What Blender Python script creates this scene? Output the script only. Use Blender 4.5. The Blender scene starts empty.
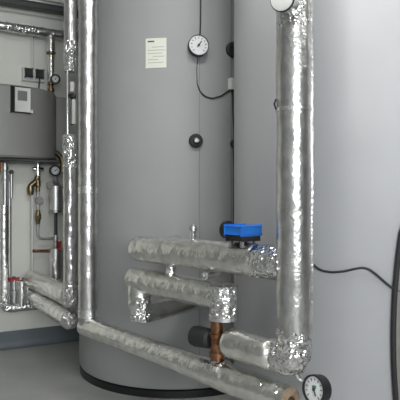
import bpy, bmesh, math, random
from mathutils import Vector, noise, Matrix
random.seed(4)
C = bpy.context.scene.collection
V = Vector
PI = math.pi
R = math.radians
H = 1.02            # camera height
F = 550.0           # focal length in pixels of a 400 px frame

# ------------------------------------------------------------------ places
def P(px, py, y):
    return V(((px-200)/F*y, y, H-(py-200)/F*y))
U2 = V((.686, -.728, 0)).normalized()      # direction of the row of tanks and pipes
N2 = V((-.728, -.686, 0)).normalized()     # out of the row, towards the viewer's side
P0 = V((-.55, 2.75, 0))
def row(t, rel):                            # a point in the vertical plane of the pipe row
    p = P0 + U2*t; p.z = H+rel
    return p
def row_t(px):
    k = (px-200)/F
    return (k*P0.y - P0.x)/(U2.x - k*U2.y)
y0 = H*F/149
W0 = V((-200/F*y0, y0, 0))
WD = V((.876, .482, 0)).normalized()
WN = V((.482, -.876, 0)).normalized()
def wl(s, t, z): return W0 + WD*s + WN*t + V((0,0,z))
def W(px, py, off=0):                       # a point in front of the back wall, off metres from it
    d = V(((px-200)/F, 1, -(py-200)/F)); o = V((0,0,H))
    k = ((W0+WN*off) - V((0,0,0))).dot(WN)/d.dot(WN)
    return o + d*k
TR = .6
TA = V((-.137, 3.42, 0)); TB = V((.755, 2.488, 0))
def tank_hit(c, px, py, r=TR):
    d = V(((px-200)/F, 1, -(py-200)/F)); 
    a = d.x**2+1; b = -2*(d.x*c.x+c.y); cc = c.x**2+c.y**2-r*r
    k = (-b-math.sqrt(b*b-4*a*cc))/(2*a)
    p = V((0,0,H))+d*k
    n = V((p.x-c.x, p.y-c.y, 0)).normalized()
    return p, n

# ------------------------------------------------------------------ materials
def mat(name, col, rough=.5, metal=0, emit=None, estr=0, bump=None, spec=None, var=None, alpha=None):
    m = bpy.data.materials.new(name); m.use_nodes = True
    nt = m.node_tree; b = nt.nodes['Principled BSDF']
    b.inputs['Base Color'].default_value = (*col, 1)
    b.inputs['Roughness'].default_value = rough
    b.inputs['Metallic'].default_value = metal
    if spec is not None: b.inputs['Specular IOR Level'].default_value = spec
    if emit:
        b.inputs['Emission Color'].default_value = (*emit, 1); b.inputs['Emission Strength'].default_value = estr
    tc = nt.nodes.new('ShaderNodeTexCoord')
    if var:                                  # (scale, amount): soft mottling of the surface itself
        n = nt.nodes.new('ShaderNodeTexNoise'); n.inputs['Scale'].default_value = var[0]; n.inputs['Detail'].default_value = 5
        nt.links.new(tc.outputs['Object'], n.inputs['Vector'])
        r = nt.nodes.new('ShaderNodeValToRGB')
        r.color_ramp.elements[0].position = .3; r.color_ramp.elements[1].position = .7
        r.color_ramp.elements[0].color = (*[c*(1-var[1]) for c in col], 1)
        r.color_ramp.elements[1].color = (*[min(1, c*(1+var[1])) for c in col], 1)
        nt.links.new(n.outputs['Fac'], r.inputs['Fac']); nt.links.new(r.outputs['Color'], b.inputs['Base Color'])
    if bump:                                 # list of (kind, scale, strength, distance)
        prev = None
        for kind, sc, st, dist in bump:
            if kind == 'voronoi':
                n = nt.nodes.new('ShaderNodeTexVoronoi'); out = n.outputs['Distance']
            else:
                n = nt.nodes.new('ShaderNodeTexNoise'); n.inputs['Detail'].default_value = 4; out = n.outputs['Fac']
            n.inputs['Scale'].default_value = sc
            nt.links.new(tc.outputs['Object'], n.inputs['Vector'])
            bp = nt.nodes.new('ShaderNodeBump'); bp.inputs['Strength'].default_value = st; bp.inputs['Distance'].default_value = dist
            nt.links.new(out, bp.inputs['Height'])
            if prev: nt.links.new(prev.outputs['Normal'], bp.inputs['Normal'])
            prev = bp
        nt.links.new(prev.outputs['Normal'], b.inputs['Normal'])
    return m
M = dict(
 foil=mat('foil', (.62,.615,.605), .28, 1, bump=[('noise', 45, .14, .010), ('voronoi', 85, .13, .005)], var=(26, .16)),
 foil_dull=mat('foil_dull', (.82,.815,.78), .27, 1, bump=[('noise', 30, .20, .012), ('voronoi', 70, .15, .006)], var=(28, .14)),
 crumple=mat('crumpled_foil', (.72,.715,.71), .18, 1, bump=[('voronoi', 70, .5, .01)]),
 tape=mat('foil_tape', (.86,.86,.85), .25, 1, bump=[('noise', 60, .3, .006)]),
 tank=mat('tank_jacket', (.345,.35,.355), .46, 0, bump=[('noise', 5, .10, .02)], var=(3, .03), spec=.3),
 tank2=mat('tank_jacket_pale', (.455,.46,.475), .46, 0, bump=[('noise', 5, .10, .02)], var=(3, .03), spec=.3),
 seam=mat('jacket_seam', (.25,.26,.27), .5),
 black=mat('black_plastic', (.012,.012,.013), .4),
 rubber=mat('black_rubber', (.018,.019,.021), .6, bump=[('noise', 60, .3, .004)]),
 white=mat('white_plastic', (.72,.72,.70), .4),
 dial=mat('dial_white', (.78,.79,.80), .35),
 ink=mat('dark_ink', (.05,.05,.055), .5),
 ink_pale=mat('pale_ink', (.42,.43,.40), .6),
 green=mat('green_mark', (.05,.30,.12), .5),
 red=mat('red_paint', (.35,.03,.03), .45),
 paper=mat('paper_label', (.74,.75,.66), .55),
 chrome=mat('chrome', (.80,.80,.80), .15, 1),
 satin=mat('satin_chrome', (.78,.78,.78), .36, 1),
 steel=mat('galvanised_steel', (.55,.56,.56), .38, 1, var=(20, .1)),
 brass=mat('brass', (.27,.215,.13), .32, 1, var=(30, .2)),
 copper=mat('copper', (.27,.135,.075), .42, 1, var=(45, .6), bump=[('noise', 60, .3, .004)]),
 tan=mat('cut_insulation', (.33,.25,.17), .8, var=(60, .2)),
 blue=mat('blue_plastic', (.012,.17,.62), .35),
 wall=mat('wall_paint', (.80,.80,.745), .7, bump=[('noise', 90, .08, .004)], var=(2, .03)),
 wall2=mat('unseen_wall_dark', (.34,.345,.34), .7, var=(2, .03)),  # unseen walls, darkened to give foil reflections contrast and cut fill light
 ceil=mat('ceiling_paint', (.70,.70,.68), .8),
 floor=mat('floor_vinyl', (.38,.385,.375), .5, bump=[('noise', 40, .05, .004)], var=(4, .07)),
 skirt=mat('skirting_vinyl', (.125,.15,.165), .45, var=(5, .06)),
 unit=mat('grey_cover', (.27,.27,.255), .45, bump=[('noise', 80, .06, .003)]),
 unit_side=mat('grey_backplate', (.36,.36,.345), .5),
 lcd=mat('grey_screen', (.20,.22,.20), .3),
 tray=mat('dark_tray', (.06,.06,.06), .5),
 panel=mat('brown_grey_panel', (.20,.185,.17), .45, bump=[('noise', 14, .15, .01)]),
 lampglow=mat('lit_tube', (1,1,1), .5, emit=(1,.98,.95), estr=9),
 frame=mat('white_frame', (.75,.75,.74), .4),
)

# ------------------------------------------------------------------ object helpers
def top_of(p):
    while p.parent: p = p.parent
    return p
def obj(name, bm, m, parent=None, smooth=35, loc=None):
    me = bpy.data.meshes.new(name)
    bmesh.ops.recalc_face_normals(bm, faces=bm.faces)
    if parent is None:
        if loc is None:
            xs = [v.co for v in bm.verts]
            loc = V(((min(c.x for c in xs)+max(c.x for c in xs))/2, (min(c.y for c in xs)+max(c.y for c in xs))/2, min(c.z for c in xs)))
        off = loc
    else: off = top_of(parent).location
    for v in bm.verts: v.co -= off
    bm.to_mesh(me); bm.free()
    me.materials.append(m)
    if smooth:
        for p in me.polygons: p.use_smooth = True
        me.set_sharp_from_angle(angle=R(smooth))
    o = bpy.data.objects.new(name, me); C.objects.link(o)
    if parent is None: o.location = loc
    else: o.parent = parent
    return o
def thing(name, label, cat, loc, group=None):
    o = bpy.data.objects.new(name, None); C.objects.link(o); o.location = loc
    o.empty_display_size = .05
    o['label'] = label; o['category'] = cat
    if group: o['group'] = group
    return o
def tag(o, label, cat, group=None):
    o['label'] = label; o['category'] = cat
    if group: o['group'] = group
    return o
def struct(name, bm, m, parent=None):
    o = obj(name, bm, m, parent)
    o['kind'] = 'structure'
    return o
def frame(axis):
    a = V(axis).normalized()
    up = V((0,0,1)) if abs(a.z) < .9 else V((0,1,0))
    x = up.cross(a).normalized(); y = a.cross(x)
    return x, y, a
def add_box(bm, c, sx, sy, sz, X=V((1,0,0)), Y=V((0,1,0)), Z=V((0,0,1)), bev=0):
    r = bmesh.ops.create_cube(bm, size=1)
    for v in r['verts']:
        v.co = V(c) + X*(v.co.x*sx) + Y*(v.co.y*sy) + Z*(v.co.z*sz)
    if bev:
        es = list({e for v in r['verts'] for e in v.link_edges})
        bmesh.ops.bevel(bm, geom=es, offset=bev, segments=2, affect='EDGES', profile=.5)
def add_lathe(bm, o, axis, prof, n=24):     # prof: (distance along the axis, radius)
    x, y, a = frame(axis); o = V(o); rings = []
    for d, r in prof:
        if r < 1e-6: rings.append([bm.verts.new(o+a*d)])
        else: rings.append([bm.verts.new(o+a*d+(x*math.cos(2*PI*k/n)+y*math.sin(2*PI*k/n))*r) for k in range(n)])
    for A, B in zip(rings, rings[1:]):
        if len(A) == 1 and len(B) == 1: continue
        for k in range(n):
            j = (k+1) % n
            if len(A) == 1: bm.faces.new((A[0], B[j], B[k]))
            elif len(B) == 1: bm.faces.new((A[k], A[j], B[0]))
            else: bm.faces.new((A[k], A[j], B[j], B[k]))
    for ring, flip in ((rings[0], 0), (rings[-1], 1)):
        if len(ring) > 1: bm.faces.new(ring if flip else ring[::-1])
def fillet(pts, rad, seg=8):
    out = [V(pts[0])]
    for i in range(1, len(pts)-1):
        p, a, b = V(pts[i]), V(pts[i-1]), V(pts[i+1])
        da, db = (a-p), (b-p); la, lb = da.length, db.length; da.normalize(); db.normalize()
        ang = da.angle(db)
        if ang > PI-.05: out.append(p); continue
        tl = min(rad/math.tan(ang/2), la*.49, lb*.49); rr = tl*math.tan(ang/2)
        bis = (da+db).normalized(); c = p + bis*(rr/math.sin(ang/2))
        s, e = p+da*tl-c, p+db*tl-c
        tot = s.angle(e); ax = s.cross(e).normalized()
        for k in range(seg+1):
            out.append(c + Matrix.Rotation(tot*k/seg, 3, ax) @ s)
    out.append(V(pts[-1])); return out
def resample(pts, step):
    out = []
    for a, b in zip(pts, pts[1:]):
        n = max(1, int(round((b-a).length/step)))
        for k in range(n): out.append(a.lerp(b, k/n))
    out.append(pts[-1]); return out
def add_tube(bm, pts, r, n=12, step=None, amp=0, freq=30, rad=None, caps=True, roundcap=0):
    pts = [V(p) for p in pts]
    if rad: pts = fillet(pts, rad)
    if step: pts = resample(pts, step)
    tans = []
    for i in range(len(pts)):
        a = pts[max(0, i-1)]; b = pts[min(len(pts)-1, i+1)]; tans.append((b-a).normalized())
    x, y, _ = frame(tans[0]); rings = []
    total = sum((b-a).length for a, b in zip(pts, pts[1:])); s = 0
    for i, p in enumerate(pts):
        if i:
            s += (pts[i]-pts[i-1]).length
            q = tans[i-1].rotation_difference(tans[i]); x = q @ x
        t = tans[i]; x = (x - t*x.dot(t)).normalized(); y = t.cross(x)
        rr = r(s/total) if callable(r) else r
        if roundcap:
            e = min(s, total-s)
            if e < roundcap: rr *= math.sqrt(max(.15, 1-(1-e/roundcap)**2))
        ring = []
        for k in range(n):
            d = x*math.cos(2*PI*k/n)+y*math.sin(2*PI*k/n)
            q = p+d*rr
            if amp:
                h = noise.noise(q*freq) + .5*noise.noise(q*freq*2.3+V((7,3,1))) - .6*abs(noise.noise(q*freq*.8+V((3,9,2))))
                q = q + d*(amp*h)
            ring.append(bm.verts.new(q))
        rings.append(ring)
    for A, B in zip(rings, rings[1:]):
        for k in range(n):
            j = (k+1) % n
            bm.faces.new((A[k], A[j], B[j], B[k]))
    if caps:
        bm.faces.new(rings[0][::-1]); bm.faces.new(rings[-1])
def tube(name, pts, r, m, parent=None, smooth=40, loc=None, **kw):
    bm = bmesh.new(); add_tube(bm, pts, r, **kw); return obj(name, bm, m, parent, smooth, loc)
def lathe(name, o, axis, prof, m, parent=None, n=24, smooth=35):
    bm = bmesh.new(); add_lathe(bm, o, axis, prof, n); return obj(name, bm, m, parent, smooth)
def box(name, c, sx, sy, sz, m, parent=None, X=V((1,0,0)), Y=V((0,1,0)), Z=V((0,0,1)), bev=0):
    bm = bmesh.new(); add_box(bm, c, sx, sy, sz, X, Y, Z, bev); return obj(name, bm, m, parent)
def sleeve(parent, pts, r, m='foil', name='foil_sleeve', amp=.0022, n=40, step=.012, rad=None, freq=26, **kw):
    return tube(name, pts, r, M[m], parent, smooth=60, amp=amp, n=n, step=step, rad=rad, freq=freq, **kw)
def wrap(parent, pts, r, name='crumpled_wrap', amp=.008, n=26, step=.011, rad=None, freq=48, **kw):
    bm = bmesh.new(); add_tube(bm, pts, r, n=n, step=step, amp=amp, freq=freq, rad=rad, **kw)
    bmesh.ops.triangulate(bm, faces=bm.faces)
    return obj(name, bm, M['crumple'], parent, smooth=0)
def band(parent, p, axis, r, w=.03, name='tape_band', m='tape'):
    return lathe(name, V(p)-V(axis).normalized()*w/2, axis, [(0, r*.97), (0, r), (w, r), (w, r*.97)], M[m], parent, 40)

# ------------------------------------------------------------------ the room
S0, S1, T1, ZC = -2.4, 3.6, 6.3, 2.75
def quad_slab(name, a, b, c, d, m):
    bm = bmesh.new(); bm.faces.new([bm.verts.new(p) for p in (a, b, c, d)])
    return struct(name, bm, m)
def slab(name, s0, s1, t0, t1, z0, z1, m):
    bm = bmesh.new(); add_box(bm, wl((s0+s1)/2, (t0+t1)/2, (z0+z1)/2), s1-s0, t1-t0, z1-z0, WD, WN)
    return struct(name, bm, m)
slab('floor', S0-.1, S1+.1, -.1, T1+.1, -.1, 0, M['floor'])
slab('ceiling', S0-.1, S1+.1, -.1, T1+.1, ZC, ZC+.1, M['ceil'])
slab('wall_back', S0-.1, S1+.1, -.1, 0, 0, ZC, M['wall'])
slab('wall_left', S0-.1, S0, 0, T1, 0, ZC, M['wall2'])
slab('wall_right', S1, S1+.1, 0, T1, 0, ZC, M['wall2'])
# front wall, behind the camera, with a window opening
ws0, ws1, wz0, wz1 = -1.9, .3, .9, 2.3
bm = bmesh.new()
for (a, b, z0, z1) in ((S0, ws0, 0, ZC), (ws1, S1, 0, ZC), (ws0, ws1, 0, wz0), (ws0, ws1, wz1, ZC)):
    add_box(bm, wl((a+b)/2, T1+.05, (z0+z1)/2), b-a, .1, z1-z0, WD, WN)
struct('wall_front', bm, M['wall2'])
bm = bmesh.new()
for (a, b, z0, z1) in ((ws0, ws0+.06, wz0, wz1), (ws1-.06, ws1, wz0, wz1), (ws0, ws1, wz0, wz0+.06), (ws0, ws1, wz1-.06, wz1), ((ws0+ws1)/2-.03, (ws0+ws1)/2+.03, wz0, wz1)):
    add_box(bm, wl((a+b)/2, T1+.03, (z0+z1)/2), b-a, .06, z1-z0, WD, WN)
struct('window_1', bm, M['frame'])
# skirting: floor vinyl turned up the wall with a coved foot
bm = bmesh.new()
prof = [(0, .116), (.012, .116), (.014, .05)] + [(.014+.03*(1-math.cos(a)), .05-.05*math.sin(a)) for a in (.3,.6,.9,1.2,1.5)] + [(.05, 0), (0, 0)]
rings = [[bm.verts.new(wl(s, t, z)) for t, z in prof] for s in (S0, S1)]
for k in range(len(prof)):
    j = (k+1) % len(prof); bm.faces.new((rings[0][k], rings[0][j], rings[1][j], rings[1][k]))
struct('baseboard_back', bm, M['skirt'])

# ------------------------------------------------------------------ thermal stores
def cyl_shell(bm, c, r, z0, z1, n=96, zs=2, bev=.02):
    add_lathe(bm, V((c.x, c.y, 0)), V((0,0,1)), [(z0, r-bev), (z0+bev*.3, r-bev*.3), (z0+bev, r)] + [(z0+bev+(z1-z0-2*bev)*k/zs, r) for k in range(1, zs)] + [(z1-bev, r), (z1, r-bev), (z1+.05, r*.7), (z1+.07, 0)], n)
def patch(bm, c, r, a0, a1, z0, z1, th=.002, n=8):
    lo = []; 
    for k in range(n+1):
        a = a0+(a1-a0)*k/n
        lo.append([bm.verts.new(V((c.x+rr*math.cos(a), c.y+rr*math.sin(a), z))) for rr, z in ((r, z0), (r+th, z0), (r+th, z1), (r, z1))])
    for A, B in zip(lo, lo[1:]):
        for k in range(4):
            j = (k+1) % 4; bm.faces.new((A[k], B[k], B[j], A[j]))
    bm.faces.new(lo[0]); bm.faces.new(lo[-1][::-1])
def ang(c, px, py=200):
    p, n = tank_hit(c, px, py); return math.atan2(n.y, n.x)

ta = thing('thermal_store', 'tall grey cylindrical tank standing on the floor with a paper label and a dial gauge', 'tank', V((TA.x, TA.y, 0)), 'grey thermal store tanks')
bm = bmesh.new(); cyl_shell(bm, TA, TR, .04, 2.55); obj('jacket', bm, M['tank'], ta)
lathe('base_ring', V((TA.x, TA.y, 0)), V((0,0,1)), [(0, TR-.012), (0, TR-.004), (.036, TR-.004), (.044, TR-.02)], M['black'], ta, 96)['label'] = 'black foot ring of the tank'
a = ang(TA, 199.5)
bm = bmesh.new(); patch(bm, TA, TR, a-.004, a+.004, .06, 2.5, .003, 2); obj('seam_strip', bm, M['seam'], ta)
a = ang(TA, 231)
bm = bmesh.new(); patch(bm, TA, TR, a-.004, a+.004, .06, 2.5, .003, 2); obj('seam_strip', bm, M['seam'], ta)
# paper label
a0, a1 = ang(TA, 145.8), ang(TA, 166.5)
zt = tank_hit(TA, 156, 38.2)[0].z; zb = tank_hit(TA, 156, 68)[0].z
bm = bmesh.new(); patch(bm, TA, TR, a0, a1, zb, zt, .0025)
lb = obj('paper_label', bm, M['paper'], ta); lb['label'] = 'cream paper label with faint printed lines'
bm = bmesh.new()
da, dz = a1-a0, zt-zb
patch(bm, TA, TR, a0+.10*da, a0+.42*da, zt-.13*dz, zt-.085*dz, .0032, 3)
obj('printed_heading', bm, M['ink'], lb)
bm = bmesh.new()
for k, (f0, f1) in enumerate(((.30,.9), (.12,.95), (.12,.8), (.35,.9), (.12,.6), (.12,.85))):
    z = zt-dz*(.30+.105*k); patch(bm, TA, TR, a0+f0*da, a0+f1*da, z-.010*dz, z+.012*dz, .0032, 3)
obj('printed_lines', bm, M['ink_pale'], lb)
# sensor pockets in the jacket
def pocket(px, py, r, parent, label=None, core=True, tank=TA):
    p, n = tank_hit(tank, px, py)
    o = lathe('sensor_pocket', p-n*.01, n, [(0, r*.9), (.012, r), (.026, r), (.032, r*.82), (.032, r*.55), (.022, r*.5), (.022, 0)], M['rubber'], parent)
    if label: o['label'] = label
    if core:
        lathe('metal_plug', p+n*.008, n, [(0, r*.42), (.03, r*.42), (.034, r*.3), (.034, 0)], M['chrome'], o, 12)
    return o
pocket(195.5, 141, .036, ta, 'black rubber pocket with a metal plug below the dial')
pocket(232, 50, .040, ta, core=False)
pocket(234, 144, .026, ta)

tb = thing('thermal_store', 'nearer pale grey tank filling the right side of the photo, black cable across it', 'tank', V((TB.x, TB.y, 0)), 'grey thermal store tanks')
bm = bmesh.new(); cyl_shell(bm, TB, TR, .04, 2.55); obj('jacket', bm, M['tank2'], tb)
lathe('base_ring', V((TB.x, TB.y, 0)), V((0,0,1)), [(0, TR-.012), (0, TR-.004), (.036, TR-.004), (.044, TR-.02)], M['black'], tb, 96)
pocket(290, 237, .026, tb, tank=TB)
# bowed access panel with a black rubber edge at the right of the photo
p, n = tank_hit(TB, 393, 338)
aL = math.atan2(n.y, n.x); zc = p.z
bz, wz = .46, .42
def panel_left(z):
    return aL + (.5*.00138*((z-zc)*289)**2/289)/TR
bm = bmesh.new(); rows_ = []; outl = []
NZ, NA = 28, 10
for i in range(NZ+1):
    z = zc-bz+2*bz*i/NZ; l = panel_left(z); e = bz-abs(z-zc)
    cr = 0
    if e < .1: cr = (.1-math.sqrt(max(0, .01-(.1-e)**2)))/TR
    l2, r2 = l+cr, 2*aL+wz/TR-l-cr
    r2 = aL+wz/TR-(l-aL)-cr
    outl.append((l2, r2, z))
    rows_.append([bm.verts.new(V((TB.x+(TR+.014)*math.cos(l2+(r2-l2)*k/NA), TB.y+(TR+.014)*math.sin(l2+(r2-l2)*k/NA), z))) for k in range(NA+1)])
for A, B in zip(rows_, rows_[1:]):
    for k in range(NA): bm.faces.new((A[k], A[k+1], B[k+1], B[k]))
acc = obj('access_panel', bm, M['panel'], tb); acc['label'] = 'brown grey bowed cover with a black rubber edge'
ring = [(l, z) for l, r, z in outl] + [(r, z) for l, r, z in outl[::-1]]
ring.append(ring[0])
tube('rubber_edge', [V((TB.x+(TR+.008)*math.cos(a), TB.y+(TR+.008)*math.sin(a), z)) for a, z in ring], .010, M['rubber'], acc, n=10)

# ------------------------------------------------------------------ dial gauges
def gauge(c, nrm, r, label, turn=0, depth=.035, stem=None, marks='plain', needle=40, group='dial gauges', rim=.89):
    n = V(nrm).normalized(); c = V(c)
    x, y, _ = frame(n)
    t = thing('dial_gauge', label, 'gauge', c-n*depth, group)
    lathe('case', c-n*depth, n, [(0, 0), (0, r*.9), (depth*.1, r*.97), (depth*.85, r), (depth, r*.98), (depth, r*rim), (depth*.5, r*(rim-.02)), (depth*.5, 0)], M['black'], t, 36)
    d = lathe('dial', c-n*depth*.5, n, [(0, r*(rim-.04)), (depth*.35, r*(rim-.02)), (depth*.38, 0)], M['dial'], t, 36)
    o = c-n*depth*.11
    bm = bmesh.new()
    for k in range(11):
        a = R(-135+27*k); dr = x*math.sin(a)+y*math.cos(a); tn = dr.cross(n)
        L = .14 if k % 2 else .2
        add_box(bm, o+dr*r*.66*rim/.89, r*.055, r*L, r*.01, tn, dr, n)
    obj('scale_marks', bm, M['ink'], d)
    if marks == 'colour':
        bm = bmesh.new(); add_box(bm, o+x*r*.05+y*r*.18, r*.28, r*.2, r*.012, x, y, n); obj('green_zone', bm, M['green'], d)
    a = R(needle); dr = x*math.sin(a)+y*math.cos(a); tn = dr.cross(n)
    bm = bmesh.new(); add_box(bm, o+dr*r*.12*rim+n*.001, r*.10, r*.8*rim, r*.02, tn, dr, n); add_lathe(bm, o, n, [(0, r*.12), (r*.05, r*.12), (r*.05, 0)], 12)
    obj('needle', bm, M['ink'], t)
    if stem:
        tube('stem', [c-n*depth*.8]+[V(q) for q in stem], .009, M['steel'], t, n=12, rad=.02)
    return t
p, n = tank_hit(TA, 197, 47.5)
gauge(p+n*.05, n, .053, 'round white thermometer dial on the far tank, right of its paper label', depth=.045, rim=.95, needle=35, stem=[p-n*.01])
# capillary and sensor cables on the far tank
def on_tank(c, pts, off=.008):
    out = []
    for px, py in pts:
        p, n = tank_hit(c, px, py); out.append(p+n*off)
    return out
cb = tube('capillary_cable', on_tank(TA, [(200.5,-12), (200.5,8), (200.3,24), (199.8,36)], .006), .0032, M['rubber'], n=8)
tag(cb, 'thin black cable rising from the top of the far tank dial', 'cable')
cb = tube('sensor_cable', fillet(on_tank(TA, [(197.5,57), (196.5,70), (197,84), (199.5,91), (204,96.5), (212,98.8), (221,96), (228,91), (230.5,88)], .006), .05, 4), lambda s: .0014+.0024*min(1, max(0, s-.3)*4), M['rubber'], n=8)
tag(cb, 'thin black cable looping from under the dial to the white clip', 'cable')
p, n = tank_hit(TA, 231, 84.5)
cl = thing('cable_clip', 'small white clip on the far tank beside the gap between tanks', 'clip', p)
tn = n.cross(V((0,0,1)))
box('body', p+n*.012, .028, .024, .05, M['white'], cl, tn, n, bev=.005)
lathe('gland', p+n*.012-V((0,0,.022)), V((0,0,-1)), [(0, .009), (.014, .009), (.018, .006)], M['black'], cl, 12)
cb = tube('sensor_cable', on_tank(TA, [(231.8,92), (232,110), (232.8,130), (233.0,142), (232.4,150), (233,170), (233,200), (233,232)], .008), .0038, M['rubber'], n=8)
tag(cb, 'black cable running straight down the gap between the tanks', 'cable')

# ------------------------------------------------------------------ main foil pipes of the row
TV = row_t(293.7)
# tall riser and its bottom elbow into the short pipe
rz = -.536
rp = thing('insulated_riser', 'thick vertical foil wrapped pipe in front of the near tank, crumpled elbow at its foot', 'pipe', row(TV, rz-.06), 'foil wrapped pipes')
sleeve(rp, [row(TV, 1.2), row(TV, rz+.09)], lambda s: .0585+.0008*math.sin(s*30), amp=.0014, freq=22)
sleeve(rp, [row(TV-.07, rz), row(row_t(221.5)+.02, rz+.008)], lambda s: .0565, m='foil_dull', name='branch_sleeve', roundcap=.03)
wrap(rp, [row(TV, rz+.11), row(TV, rz), row(TV-.06, rz)], lambda s: .0575+.003*math.exp(-((s-.5)/.2)**2)-.002*s, rad=.05, amp=.007)
wrap(rp, [row(TV, .76), row(TV, .56)], .0585, name='crinkled_joint', amp=.004, freq=40)
band(rp, row(TV, .300), V((0,0,1)), .0612, .010, name='tie_band', m='tape')
tube('tie_tail', [row(TV, .300)+V((-.060,-.012,0)), row(TV, .318)+V((-.067,-.012,0)), row(TV, .335)+V((-.060,-.012,0))], .003, M['black'], rp, n=8)
# longitudinal foil flap down the right of the riser
bm = bmesh.new()
fd = (V((.93,-.35,0))).normalized()
fl = []
for k in range(61):
    q = row(TV, 1.2-(1.2-rz-.1)*k/60)
    w = .010+.002*noise.noise(q*20)
    fl.append([bm.verts.new(q+fd*.052+V((.0,.006,0))), bm.verts.new(q+fd*(.056+w)+V((0,.004,0))), bm.verts.new(q+fd*(.056+w)+V((0,.010,0))), bm.verts.new(q+fd*.052+V((0,.012,0)))])
for A, B in zip(fl, fl[1:]):
    for k in range(4):
        j = (k+1) % 4; bm.faces.new((A[k], A[j], B[j], B[k]))
obj('foil_flap', bm, M['foil'], rp)
# capped stub at the very top of the riser
st = row(TV, .64); cpt = P(281.8, -1, 1.72)
sleeve(rp, [st, cpt], .034, name='stub_sleeve', n=24)
ax = (cpt-st).normalized()
lathe('stub_cap', cpt-ax*.004, ax, [(0, .036), (.006, .036), (.008, .03), (.008, 0)], M['white'], rp, 28)
bandr = lathe('cap_rim', cpt-ax*.010, ax, [(0, .0345), (0, .039), (.008, .039), (.008, .0345)], M['rubber'], rp, 28)

# upper pipe with blue valve
uz = -.215
t0, t1 = row_t(140.5), TV-.045
pu = thing('insulated_pipe', 'upper horizontal foil pipe with the blue valve drive on top', 'pipe', row((t0+t1)/2, uz-.06), 'foil wrapped pipes')
sleeve(pu, [row(t0-.048, uz), row(t1-.08, uz)], lambda s: .057+.003*s, m='foil_dull', roundcap=.045, amp=.0028)
wrap(pu, [row(row_t(238), uz), row(TV-.035, uz)], lambda s: .0575+.004*s, amp=.006, freq=36)
e = tank_hit(TA, 176, 250)[0]; e.z = H+uz
sleeve(pu, [row(t0+.02, uz), e], .036, m='foil_dull', name='tank_branch', n=28)

# lower loop
lz, bzl = -.366, -.505
tL, tR = row_t(139.3), row_t(223.5)
pl = thing('insulated_pipe_loop', 'stepped foil pipe below the upper pipe, turning down at both ends', 'pipe', row((tL+tR)/2, bzl-.06), 'foil wrapped pipes')
sleeve(pl, [row(tL-.050, lz+.012), row(tR-.02, lz)], .0535, m='foil_dull', amp=.0028, roundcap=.010)
hit = tank_hit(TA, 204, 300)[0]; hit.z = H+bzl
sleeve(pl, [row(tL, lz+.01), row(tL, bzl), hit], .050, m='foil_dull', name='tank_branch', rad=.05, n=32)
wrap(pl, [row(tL+.012, lz-.06), row(tL+.012, bzl-.030)], .0455, amp=.007)
wrap(pl, [row(tR, lz+.056), row(tR, bzl+.058)], lambda s: .0555-.002*s, amp=.006, roundcap=.012)
wrap(pl, [row(tR-.075, lz), row(tR+.01, lz)], lambda s: .0515+.002*s, amp=.005, name='crumpled_shoulder')
wrap(pl, [row(row_t(171), uz-.05), row(row_t(171), lz+.05)], .022, name='foil_link', amp=.006, n=16)
band(pl, row(tR, bzl+.062), V((0,0,1)), .056, .014)

# air vent and plug
av = row(row_t(193), uz+.052)
vt = thing('air_vent', 'small chrome air vent standing on the upper foil pipe', 'vent', av, None)
lathe('stem', av, V((0,0,1)), [(0, .009), (.016, .009), (.016, .013), (.024, .013), (.024, .010), (.038, .010)], M['chrome'], vt, 16)
lathe('cap', av+V((0,0,.038)), V((0,0,1)), [(0, .012), (.004, .016), (.016, .016), (.022, .011), (.024, .006), (.030, .006), (.030, 0)], M['steel'], vt, 16)
pg = row(row_t(213), -.288)
pt = thing('drain_plug', 'small chrome plug poking out between the two stepped foil pipes', 'plug', pg)
lathe('body', pg-N2*.03, N2, [(0, .011), (.06, .011), (.06, .015), (.072, .015), (.074, .012)], M['chrome'], pt, 16)
lathe('hex_head', pg+N2*.042, N2, [(0, .013), (.014, .013), (.017, .010), (.017, 0)], M['steel'], pt, 6, 20)

# blue actuator
ab = row(row_t(243)+.0, uz+.050); 
at_ = thing('valve_actuator', 'blue topped motor drive with black base on the upper foil pipe', 'valve actuator', ab)
lathe('mount_neck', ab-V((0,0,.01)), V((0,0,1)), [(0, .016), (.028, .016), (.028, .022), (.036, .022)], M['black'], at_, 18)
for su in (-1, 1):
    for sn in (-1, 1):
        box('bracket_leg', ab+U2*su*.026+N2*sn*.034+V((0,0,.012)), .010, .010, .044, M['steel'], at_, U2, N2)
box('base', ab+V((0,0,.030)), .076, .098, .022, M['black'], at_, U2, N2, bev=.003)
box('cover', ab+V((0,0,.056)), .081, .104, .030, M['blue'], at_, U2, N2, bev=.006)['label'] = 'bright blue cover'
kb = lathe('hand_knob', ab-U2*.043+N2*.030+V((0,0,.056)), -U2, [(0, .033), (.016, .033), (.019, .029), (.019, 0)], M['black'], at_, 24)

# big lower pipe
zl = -.6425
def zh(t): return -.637-.030*t
tE = row_t(289.5)
pd = thing('insulated_header', 'long low foil pipe sloping across the photo, cut brown end at the right', 'pipe', row(tE/2, zl-.05), 'foil wrapped pipes')
sleeve(pd, [row(-.045, zh(0)), row(tE, zh(tE))], lambda s: .048+.006*math.exp(-((s-.8)/.15)**2), m='foil_dull', amp=.0026)
lathe('cut_end', row(tE-.004, zh(tE)), U2, [(0, .046), (.012, .046), (.013, .020), (.007, .019), (.007, 0)], M['tan'], pd, 32)['label'] = 'brown cut insulation at the open end'
lathe('pipe_stub', row(tE, zh(tE)), U2, [(0, .015), (.010, .015), (.012, .012), (.006, .011), (.006, 0)], M['copper'], pd, 20)
wrap(pd, [row(row_t(262), zh(1.1)), row(tE-.01, zh(tE))], .0485, amp=.005, freq=30)
wrap(pd, [row(row_t(214), zh(.85)+.010), row(row_t(224), zh(.95)+.010)], .050, amp=.004)
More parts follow.
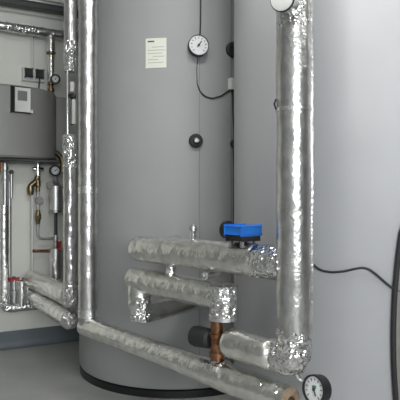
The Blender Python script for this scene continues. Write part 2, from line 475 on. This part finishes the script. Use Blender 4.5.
# left riser
pr = thing('insulated_riser', 'bright vertical foil pipe in front of the left edge of the far tank', 'pipe', row(-.02, zl), 'foil wrapped pipes')
tr_ = row_t(88)
sleeve(pr, [row(tr_, 1.4), row(tr_, zl+.02)], .0478, amp=.0016)
band(pr, row(tr_, .05), V((0,0,1)), .0495, .03)
band(pr, row(tr_, zl+.075), V((0,0,1)), .0495, .04)

# copper cross with black branch
tc = row(row_t(217), 0)
cz = H-.53
cc = thing('copper_cross', 'copper pipe fitting between the stepped loop and the long low pipe', 'pipe fitting', V((tc.x, tc.y, cz-.07)))
lathe('body', V((tc.x, tc.y, H-.625)), V((0,0,1)), [(0, .024), (.03, .024), (.03, .029), (.045, .029), (.048, .025), (.10, .025), (.103, .030), (.118, .030), (.12, .024), (.185, .024)], M['copper'], cc, 24)
lathe('side_branch', V((tc.x, tc.y, cz)), U2, [(0, .022), (.05, .022), (.05, .027), (.065, .027), (.065, .022), (.085, .022)], M['copper'], cc, 20)
cq = V((tc.x, tc.y, cz-.004)); cdir = (-U2 + N2*.15).normalized()
bp_ = thing('valve_end', 'black rubber lagged valve end poking left from the copper fitting', 'valve', cq+cdir*.09-V((0,0,.045)))
lathe('lagging', cq+cdir*.026, cdir, [(0, .030), (.01, .038), (.07, .041), (.088, .037), (.096, .028), (.098, .018)], M['rubber'], bp_, 28)
lathe('spindle', cq+cdir*.12, cdir, [(0, .016), (.012, .016), (.014, .012), (.014, 0)], M['ink'], bp_, 16)

# bottom right gauge
gc = P(312.8, 389.5, 1.77)
gn = V((-.80, -.58, .14)).normalized()
gauge(gc, gn, .047, 'white dial gauge low on the right beside the crumpled elbow', depth=.042, needle=150, marks='colour', stem=[gc-gn*.055, V((row(TV,0).x+.02, row(TV,0).y, gc.z+.008)), row(TV, rz-.03)])

# cable across the near tank
pts = on_tank(TB, [(291,238), (298,247), (306,256), (312.5,262), (317,267), (323,270.5), (333,272), (345,271), (355,268.5), (363,267.2), (369,268.8), (376,274), (386,283), (393,288.5), (400,291)], .010)
cb = tube('sensor_cable', fillet(pts, .08, 4), .0042, M['rubber'], n=10)
tag(cb, 'black cable waving across the near tank to its dark rimmed cover', 'cable')

# ------------------------------------------------------------------ back wall: overhead run
tr = thing('cable_tray', 'dark steel tray running along the top of the back wall', 'cable tray', W(20, 4, .15))
def wall_run(pxa, pya, off, s0, s1, w, h):   # a bar along the wall
    q = W(pxa, pya, off); sa = (q-W0).dot(WD); z = q.z
    return wl((s0+s1)/2, off, z), s1-s0, w, h
c, L, w, h = wall_run(0, 3.0, .13, -1.2, .62, .16, .022); 
bm = bmesh.new(); add_box(bm, c, L, .07, .006, WD, WN); add_box(bm, c+WN*.035+V((0,0,.012)), L, .006, .03, WD, WN); add_box(bm, c-WN*.035+V((0,0,.012)), L, .006, .03, WD, WN)
obj('tray_channel', bm, M['tray'], tr)
for k in range(2): box('tray_bracket', wl(-.9+.7*k, .085, c.z-.008), .03, .17, .010, M['steel'], tr, WD, WN)
q = W(0, 6.5, .03)
tk = obj('trunking', (lambda b: (add_box(b, wl(-.3, .023, q.z), 1.9, .04, .05, WD, WN, bev=.004), b)[1])(bmesh.new()), M['white'])
tag(tk, 'white plastic trunking fixed along the back wall under the dark tray', 'trunking')
for (py, rr, off, lab) in ((-1.5, .020, .13, 'grey steel conduit beside the dark tray at the top of the back wall'),):
    q = W(20, py, off); s = (q-W0).dot(WD)
    o = tube('conduit', [wl(-1.2, off, q.z), wl(.60, off, q.z)], rr, M['steel'], n=14); tag(o, lab, 'conduit')
# foil pipe along the wall
q = W(0, 26, .12); z = q.z
ph = thing('insulated_pipe', 'thin foil wrapped pipe running high along the back wall', 'pipe', wl(.2, .12, z-.03), 'foil wrapped pipes')
sleeve(ph, [wl(-.9, .12, z), wl(.62, .12, z)], .030, amp=.005, freq=30, n=24, step=.012)
wrap(ph, [wl(.02, .12, z), wl(.22, .12, z)], .031, amp=.006, freq=50, n=18)
wrap(ph, [wl(.40, .12, z), wl(.62, .12, z)], .031, amp=.005, freq=50, n=18)

# chrome drop with union, gauge and brass valve
def wp(px, py, off): return W(px, py, off)
cd = thing('pipe_drop', 'bright pipe dropping from the high foil pipe to a brass valve', 'pipe', wp(51, 92, .12))
a_, b_ = wp(51, 36, .12), wp(51, 53, .12); b_.x, b_.y = a_.x, a_.y
sleeve(cd, [a_, b_], .027, m='tape', n=24)
p1 = wp(51, 57, .12).z; p2 = wp(51, 82, .12).z; p3 = wp(51, 93, .12).z
base = V((a_.x, a_.y, 0))
lathe('union', base+V((0,0,b_.z+.005)), V((0,0,-1)), [(0, .022), (0, .032), (.012, .032), (.012, .022), (.02, .018), (.034, .018)], M['brass'], cd, 18)
sleeve(cd, [base+V((0,0,b_.z-.02)), base+V((0,0,p2))], .023, m='tape', n=20)
lathe('valve_body', base+V((0,0,p2+.005)), V((0,0,-1)), [(0, .016), (.01, .024), (.025, .024), (.03, .016), (.05, .016), (.05, .024), (.07, .024), (.075, .016), (.09, .014)], M['brass'], cd, 18)
g = wp(55.5, 79, .19)
gauge(g, WN+V((.0,-.25,-.12)), .035, 'small dark rimmed dial beside the bright drop pipe above the grey unit', depth=.03, needle=30, rim=.66, stem=[base+V((0,0,g.z))])

# double socket
q = wp(32.5, 76, 0)
sk = thing('wall_socket', 'white double socket on the back wall above the grey unit', 'socket', q)
box('faceplate', q+WN*.018, .150, .036, .088, M['white'], sk, WD, WN, bev=.004)
for sgn, lab in ((-1, 'black square plug in the left half of the wall socket'), (1, 'black plug with its flex in the right half of the wall socket')):
    c = q+WD*sgn*.037+WN*.056+V((0,0,.006))
    pgx = thing('mains_plug', lab, 'plug', c-V((0,0,.03)), 'plugs in the wall socket')
    bm = bmesh.new(); add_box(bm, c, .046, .042, .054, WD, WN, bev=.006); obj('body', bm, M['rubber'], pgx)
    if sgn > 0:
        tube('flex', [c-V((0,0,.02)), c-V((0,0,.05)), c-V((0,0,.075))-WD*.004, c-V((0,0,.12))-WN*.04], .005, M['black'], pgx, n=8, rad=.02)
cz_ = wp(31.5, 71, 0).z
o = tube('conduit', [V((q.x,q.y,cz_))-WD*.005+WN*.012, V((q.x,q.y,wp(31.5, 31, 0).z))-WD*.005+WN*.012], .010, M['white'], n=12)
tag(o, 'thin pale conduit rising from the double socket to the foil pipe', 'conduit')

# grey station unit with bow front and controller
un = thing('heating_station', 'grey bow fronted heating unit with a small controller on the back wall', 'heating unit', wl(0, .0, 1.3))
zt_, zb_ = H+117/F*3.46, H+43.5/F*3.46
zmid, hh = (zt_+zb_)/2, zt_-zb_
hw = .36
box('back_plate', wl(0, .053, zmid-.01), hw*2+.135, .10, hh*.97, M['unit_side'], un, WD, WN, bev=.006)
bm = bmesh.new(); lo = []
prof = []
NS = 24
for k in range(NS+1):
    s = -hw+2*hw*k/NS
    prof.append((s, .10+.215*max(0, 1-abs(s/hw)**2.3)**.62))
prof = [(-hw, .09)] + prof + [(hw, .09)]
for zz, ins in ((zb_, .012), (zb_+.012, 0), (zt_-.012, 0), (zt_, .012)):
    lo.append([bm.verts.new(wl(s*(1-ins/hw), t-(ins if t > .095 else 0)*.8, zz)) for s, t in prof])
for A, B in zip(lo, lo[1:]):
    for k in range(len(prof)-1): bm.faces.new((A[k], A[k+1], B[k+1], B[k]))
    bm.faces.new((A[-1], A[0], B[0], B[-1]))
bm.faces.new(lo[0][::-1]); bm.faces.new(lo[-1])
obj('front_cover', bm, M['unit'], un)
box('underside_tray', wl(0, .13, zb_-.012), hw*1.9, .22, .02, M['black'], un, WD, WN, bev=.003)
q = W(20, 100, .315)
s_ = (q-W0).dot(WD)
ct = (WD*.995-WN*.10).normalized(); cn = V((ct.y, -ct.x, 0))
if cn.dot(WN) < 0: cn = -cn
ctl = box('controller', q-cn*.012, .118, .05, .165, M['black'], un, ct, cn, bev=.004)
fp = box('controller_face', q+cn*.012+ct*.012, .098, .012, .155, M['white'], ctl, ct, cn, bev=.003)
box('screen', q+cn*.019+ct*.010+V((0,0,.025)), .060, .004, .062, M['lcd'], ctl, ct, cn)
box('side_knob', q+ct*.072-V((0,0,.068)), .016, .02, .02, M['white'], ctl, ct, cn, bev=.003)

# ------------------------------------------------------------------ pipes below the unit
# thin bare pipe between two foil sections on the nearer small riser
yv = 3.0
def pv(py, px=70.5): return P(px, py, yv)
rv = thing('insulated_riser', 'slim crumpled foil riser left of the bright riser, bare in the middle', 'pipe', pv(318), 'foil wrapped pipes')
sleeve(rv, [pv(-20), pv(56)], .036, name='upper_sleeve', amp=.0015)
wrap(rv, [pv(42), pv(72)], lambda s: .038-.004*max(0,s-.7)/.3, amp=.006, freq=44, n=24, name='upper_end')
sleeve(rv, [pv(150, 70), pv(300, 70.5)], .038, name='lower_sleeve', amp=.004, freq=34)
wrap(rv, [pv(135, 70), pv(168, 70)], .040, amp=.006, freq=44, n=24, name='lower_top')
wrap(rv, [pv(282, 70.5), pv(306, 70.5)], .039, amp=.005, freq=44, n=24, name='lower_end')
tube('bare_pipe', [pv(66, 67.6), pv(140, 67.6)], .0075, M['chrome'], rv, n=14)
box('pipe_bracket', pv(87, 72.5), .022, .03, .055, M['white'], rv, bev=.003)
box('probe_body', pv(112, 74.0), .020, .03, .135, M['white'], rv, bev=.004)
box('probe_clip', pv(96, 72.5), .034, .03, .022, M['black'], rv, bev=.003)
box('probe_back', pv(111, 72.5), .016, .012, .155, M['black'], rv, bev=.003)

# diagonal foil pipes from the wall
def diag(a, b, r, label, m='foil_dull', ends=True):
    t = thing('insulated_pipe', label, 'pipe', (V(a)+V(b))/2-V((0,0,r)), 'foil wrapped pipes')
    sleeve(t, [a, b], r, m=m, n=32, amp=.003, roundcap=.02)
    return t
a_ = P(31, 279, 3.72); b_ = P(71, 292, 3.06); b_.z = a_.z
up = diag(a_, b_, .058, 'upper of two short diagonal foil pipes at lower left, ending behind the slim riser')
a_ = P(34, 303, 3.70); b_ = P(70.5, 320.5, 3.0); a_.z = b_.z+.012
dn = diag(a_, b_, .052, 'lower of two short diagonal foil pipes at lower left, with a crumpled end')
dv = (b_-a_).normalized()
wrap(dn, [b_-dv*.03, b_+dv*.03], .053, amp=.008, n=22, name='crumpled_end', roundcap=.04)

# far left riser and floor-level run
off = .16
lf = thing('insulated_pipe', 'bright foil riser at the far left edge that turns along the wall near the floor', 'pipe', wp(4, 316, off), 'foil wrapped pipes')
a1_, a2_, a3_ = wp(3.5, 205, off), wp(4.5, 308.5, off), wp(40, 306.5, off)
a2_.x, a2_.y = wp(4, 250, off).x, wp(4, 250, off).y; a1_.x, a1_.y = a2_.x, a2_.y; a3_.z = a2_.z
sleeve(lf, [a1_, a2_+V((0,0,.06))], .033, m='tape', n=24)
wrap(lf, [a2_+V((0,0,.26)), a2_, a2_+(a3_-a2_)*.35], .031, rad=.05, n=20, amp=.005)
wrap(lf, [a2_+(a3_-a2_)*.25, a3_], .029, amp=.004, n=20, name='floor_run')
# second pale pipe just right of it
o = tube('copper_tail', [wp(1.5, 158, .14), wp(1.5, 172, .14)], .020, M['copper'], n=14); tag(o, 'short copper pipe under the grey unit at the far left edge', 'pipe')
vb = thing('isolating_valve', 'chrome and brass valve below the grey unit at the far left', 'valve', wp(5, 200, .16))
za, zb2 = wp(5, 163, .16), wp(5, 206, .16)
lathe('body', V((za.x, za.y, za.z)), V((0,0,-1)), [(0, .014), (.02, .014), (.02, .022), (.05, .022), (.055, .016), (.08, .016), (.08, .024), (.11, .024), (.115, .017), (za.z-zb2.z, .017)], M['steel'], vb, 16)
q = wp(4.5, 163, .15)
lathe('brass_nut', q, V((0,0,-1)), [(0, .02), (.028, .02), (.03, .014)], M['brass'], vb, 6, 20)
q = wp(11.5, 172, .17)
lathe('lever_hub', q-WN*.02, WN, [(0, .014), (.03, .014), (.034, .010), (.034, 0)], M['black'], vb, 14)
tube('lever', [q, q-V((0,0,.17))], .010, M['steel'], vb, n=10)
o = tube('waste_pipe', [wp(9.5, 182, .08), wp(9.5, 305, .08)], .013, M['steel'], n=14); tag(o, 'slim grey pipe beside the far left foil riser', 'pipe')

# red handled valves by the floor run
for px, lab in ((14, 'left red handled valve near the floor by the far left riser'), (27.5, 'right red handled valve near the floor by the diagonal foil pipes')):
    q = wp(px, 280, .17)
    v = thing('drain_valve', lab, 'valve', wp(px, 302, .17), 'red handled valves')
    z1 = wp(px, 303, .17).z
    lathe('body', V((q.x, q.y, z1)), V((0,0,1)), [(0, .016), (.05, .016), (.05, .022), (.08, .022), (.085, .014), (q.z-z1, .012)], M['steel'], v, 16)
    box('handle', q+V((0,0,.004)), .062, .022, .020, M['red'], v, WD, WN, bev=.005)
    lathe('nut', q+V((0,0,.01)), V((0,0,1)), [(0, .012), (.012, .012), (.014, .008), (.014, 0)], M['brass'], v, 6, 20)
q = wp(21.5, 281, .19); z1 = wp(21.5, 306, .19).z
o = lathe('fill_pipe', V((q.x, q.y, z1)), V((0,0,1)), [(0, .018), (q.z-z1-.03, .018), (q.z-z1-.03, .024), (q.z-z1, .024), (q.z-z1+.01, .014)], M['tape']); tag(o, 'short bright upright pipe between the two red handled valves', 'pipe')

# slim pipes in the middle of the back wall
sp = thing('safety_pipe', 'thin pale pipe with a brass elbow valve on the back wall', 'pipe', wp(32, 300, .06))
a_, b_ = wp(32.5, 188, .06), wp(32.5, 300, .06); b_.x, b_.y = a_.x, a_.y
tube('pipe', [a_, b_], .010, M['white'], sp, n=14)
tube('brass_elbow', [wp(30, 190, .07), wp(30.5, 186, .07), wp(36.5, 181, .07), wp(38, 176, .07)], .020, M['brass'], sp, n=14, rad=.02)
lathe('outlet', wp(30.5, 187, .07), V((0,0,-1)), [(0, .024), (.02, .026), (.05, .02), (.055, .014)], M['brass'], sp, 14)
mp = thing('mixing_pipe', 'slim upright pipe with chrome cross and brass valve, left of the chrome canister', 'pipe', wp(38, 240, .08))
top, bot = wp(38, 157, .08), wp(38, 239, .08); bot.x, bot.y = top.x, top.y
rgt = wp(56, 239, .08); rgt.z = bot.z
tube('pipe', [top, bot, rgt], .0085, M['steel'], mp, n=12, rad=.03)
q = wp(38, 169, .08); q.x, q.y = top.x, top.y
lathe('chrome_cross', q+V((0,0,.045)), V((0,0,-1)), [(0, .011), (0, .017), (.03, .017), (.034, .012), (.056, .012), (.06, .017), (.09, .017), (.09, .011)], M['chrome'], mp, 16)
lathe('cross_arm', q-WD*.04, WD, [(0, .006), (.01, .012), (.07, .012), (.08, .006)], M['chrome'], mp, 12)
q.z = wp(38, 186, .08).z
lathe('brass_union', q+V((0,0,.05)), V((0,0,-1)), [(0, .012), (.01, .018), (.05, .018), (.055, .013), (.09, .013)], M['brass'], mp, 14)
q.z = wp(38, 200.5, .08).z
lathe('grey_disc', q-WN*.01+WD*.006, WN, [(0, .026), (.04, .026), (.044, .022), (.044, 0)], M['unit_side'], mp, 20)
q.z = wp(38, 217, .08).z
lathe('brass_valve', q+V((0,0,.05)), V((0,0,-1)), [(0, .011), (.02, .017), (.035, .022), (.06, .022), (.075, .016), (.1, .012)], M['brass'], mp, 16)
lathe('valve_knob', q+WN*.01, WN, [(0, .012), (.025, .012), (.03, .008), (.03, 0)], M['brass'], mp, 12)
o = tube('copper_link', [wp(32.5, 251, .07), wp(52, 251, .07)], .011, M['copper'], n=12); tag(o, 'short level copper pipe between pale pipe and foil canister low on the wall', 'pipe')

# chrome canister column
CR=.047
cx = thing('air_separator', 'chrome canister on an upright pipe in front of the back wall', 'canister', wp(56, 275, .12))
base = wp(55.8, 200, .12); base.z = 0
Z = lambda py: wp(56, py, .12).z
lathe('canister', base+V((0,0,Z(211))), V((0,0,1)), [(0, .030), (.004, CR), (Z(186)-Z(211), CR), (Z(184)-Z(211), .030), (Z(180)-Z(211), .018), (Z(172)-Z(211), .014)], M['satin'], cx, 28)
lathe('rib_stack', base+WD*.030-WN*.0+V((0,0,Z(209))), V((0,0,1)), [(.02*k+d, r) for k in range(7) for d, r in ((0, .016), (.001, .021), (.011, .021), (.012, .016))], M['rubber'], cx, 18)
lathe('bottom_cap', base+V((0,0,Z(211)-.012)), V((0,0,1)), [(0, .044), (.002, .050), (.012, .050), (.014, .046)], M['steel'], cx, 28)
lathe('dark_pipe', base+V((0,0,Z(236))), V((0,0,1)), [(0, .011), (Z(211)-Z(236), .011)], M['ink'], cx, 14)
lathe('lower_union', base+V((0,0,Z(247))), V((0,0,1)), [(0, .018), (.02, .022), (.04, .022), (.045, .016), (Z(235)-Z(247), .014)], M['steel'], cx, 16)
box('red_handle', base+V((0,0,Z(246)))+WN*.03+WD*.012, .03, .02, .06, M['red'], cx, WD, WN, bev=.006)
sleeve(cx, [base+V((0,0,Z(248))), base+V((0,0,Z(278)))], .045, m='tape', n=28)
lathe('grey_knob', wp(49.5, 185, .13), WN, [(0, .024), (.025, .026), (.03, .022), (.03, 0)], M['unit_side'], cx, 20)
g = wp(55.5, 170.5, .19)
gauge(g, WN+V((.1,-.25,0)), .040, 'dark rimmed dial gauge above the chrome canister, below the grey unit', depth=.03, needle=60, rim=.70, stem=[base+V((0,0,g.z))])
o = tube('flex_hose', [wp(46, 155, .16), wp(51, 150.5, .16), wp(57, 153, .16), wp(61, 157, .16), wp(62.5, 163, .16), wp(62, 172, .16)], .016, M['brass'], n=12); tag(o, 'dull brass bent pipe over the dial gauge under the grey unit', 'pipe')

# ------------------------------------------------------------------ lamps
def lamp(s, t, length, power, turn=False):
    c = wl(s, t, ZC)
    A, B = (WN, WD) if turn else (WD, WN)
    th = thing('ceiling_light', 'white fluorescent batten on the ceiling', 'light', c-V((0,0,.08)), 'ceiling lights')
    box('housing', c-V((0,0,.03)), length, .12, .06, M['white'], th, A, B, bev=.008)
    lathe('tube', c-A*(length/2-.03)-V((0,0,.078)), A, [(0, .014), (length-.06, .014)], M['lampglow'], th, 14)
    l = bpy.data.lights.new('batten_light', 'AREA'); l.shape = 'RECTANGLE'; l.size = length; l.size_y = .14; l.energy = power; l.color = (1, .985, .95)
    o = bpy.data.objects.new('batten_light', l); C.objects.link(o); o.location = c-V((0,0,.11))
    o.rotation_euler = Matrix((A, B, A.cross(B))).transposed().to_euler() if A.cross(B).z > 0 else Matrix((A, -B, A.cross(-B))).transposed().to_euler()
    return o
lamp(.35, 2.7, 1.5, 34)
lamp(1.6, 4.2, 1.5, 16)
l = bpy.data.lights.new('daylight', 'AREA'); l.shape = 'RECTANGLE'; l.size = ws1-ws0; l.size_y = wz1-wz0; l.energy = 130; l.color = (.95, .98, 1)
o = bpy.data.objects.new('daylight', l); C.objects.link(o); o.location = wl((ws0+ws1)/2, T1+.12, (wz0+wz1)/2)
o.rotation_euler = (-WN).to_track_quat('-Z', 'Z').to_euler()

w = bpy.data.worlds.new('world'); w.use_nodes = True
w.node_tree.nodes['Background'].inputs['Color'].default_value = (.75, .82, .9, 1)
w.node_tree.nodes['Background'].inputs['Strength'].default_value = .6
bpy.context.scene.world = w

# ------------------------------------------------------------------ camera
cam = bpy.data.cameras.new('camera'); cam.sensor_width = 36; cam.lens = F/400*36; cam.clip_start = .05
co = bpy.data.objects.new('camera', cam); C.objects.link(co); co.location = (0, 0, H); co.rotation_euler = (PI/2, 0, 0)
sc = bpy.context.scene; sc.camera = co
sc.view_settings.view_transform = 'Standard'; sc.view_settings.look = 'None'; sc.view_settings.gamma = 1
sc.view_settings.use_curve_mapping = False; sc.view_settings.exposure = 0.0
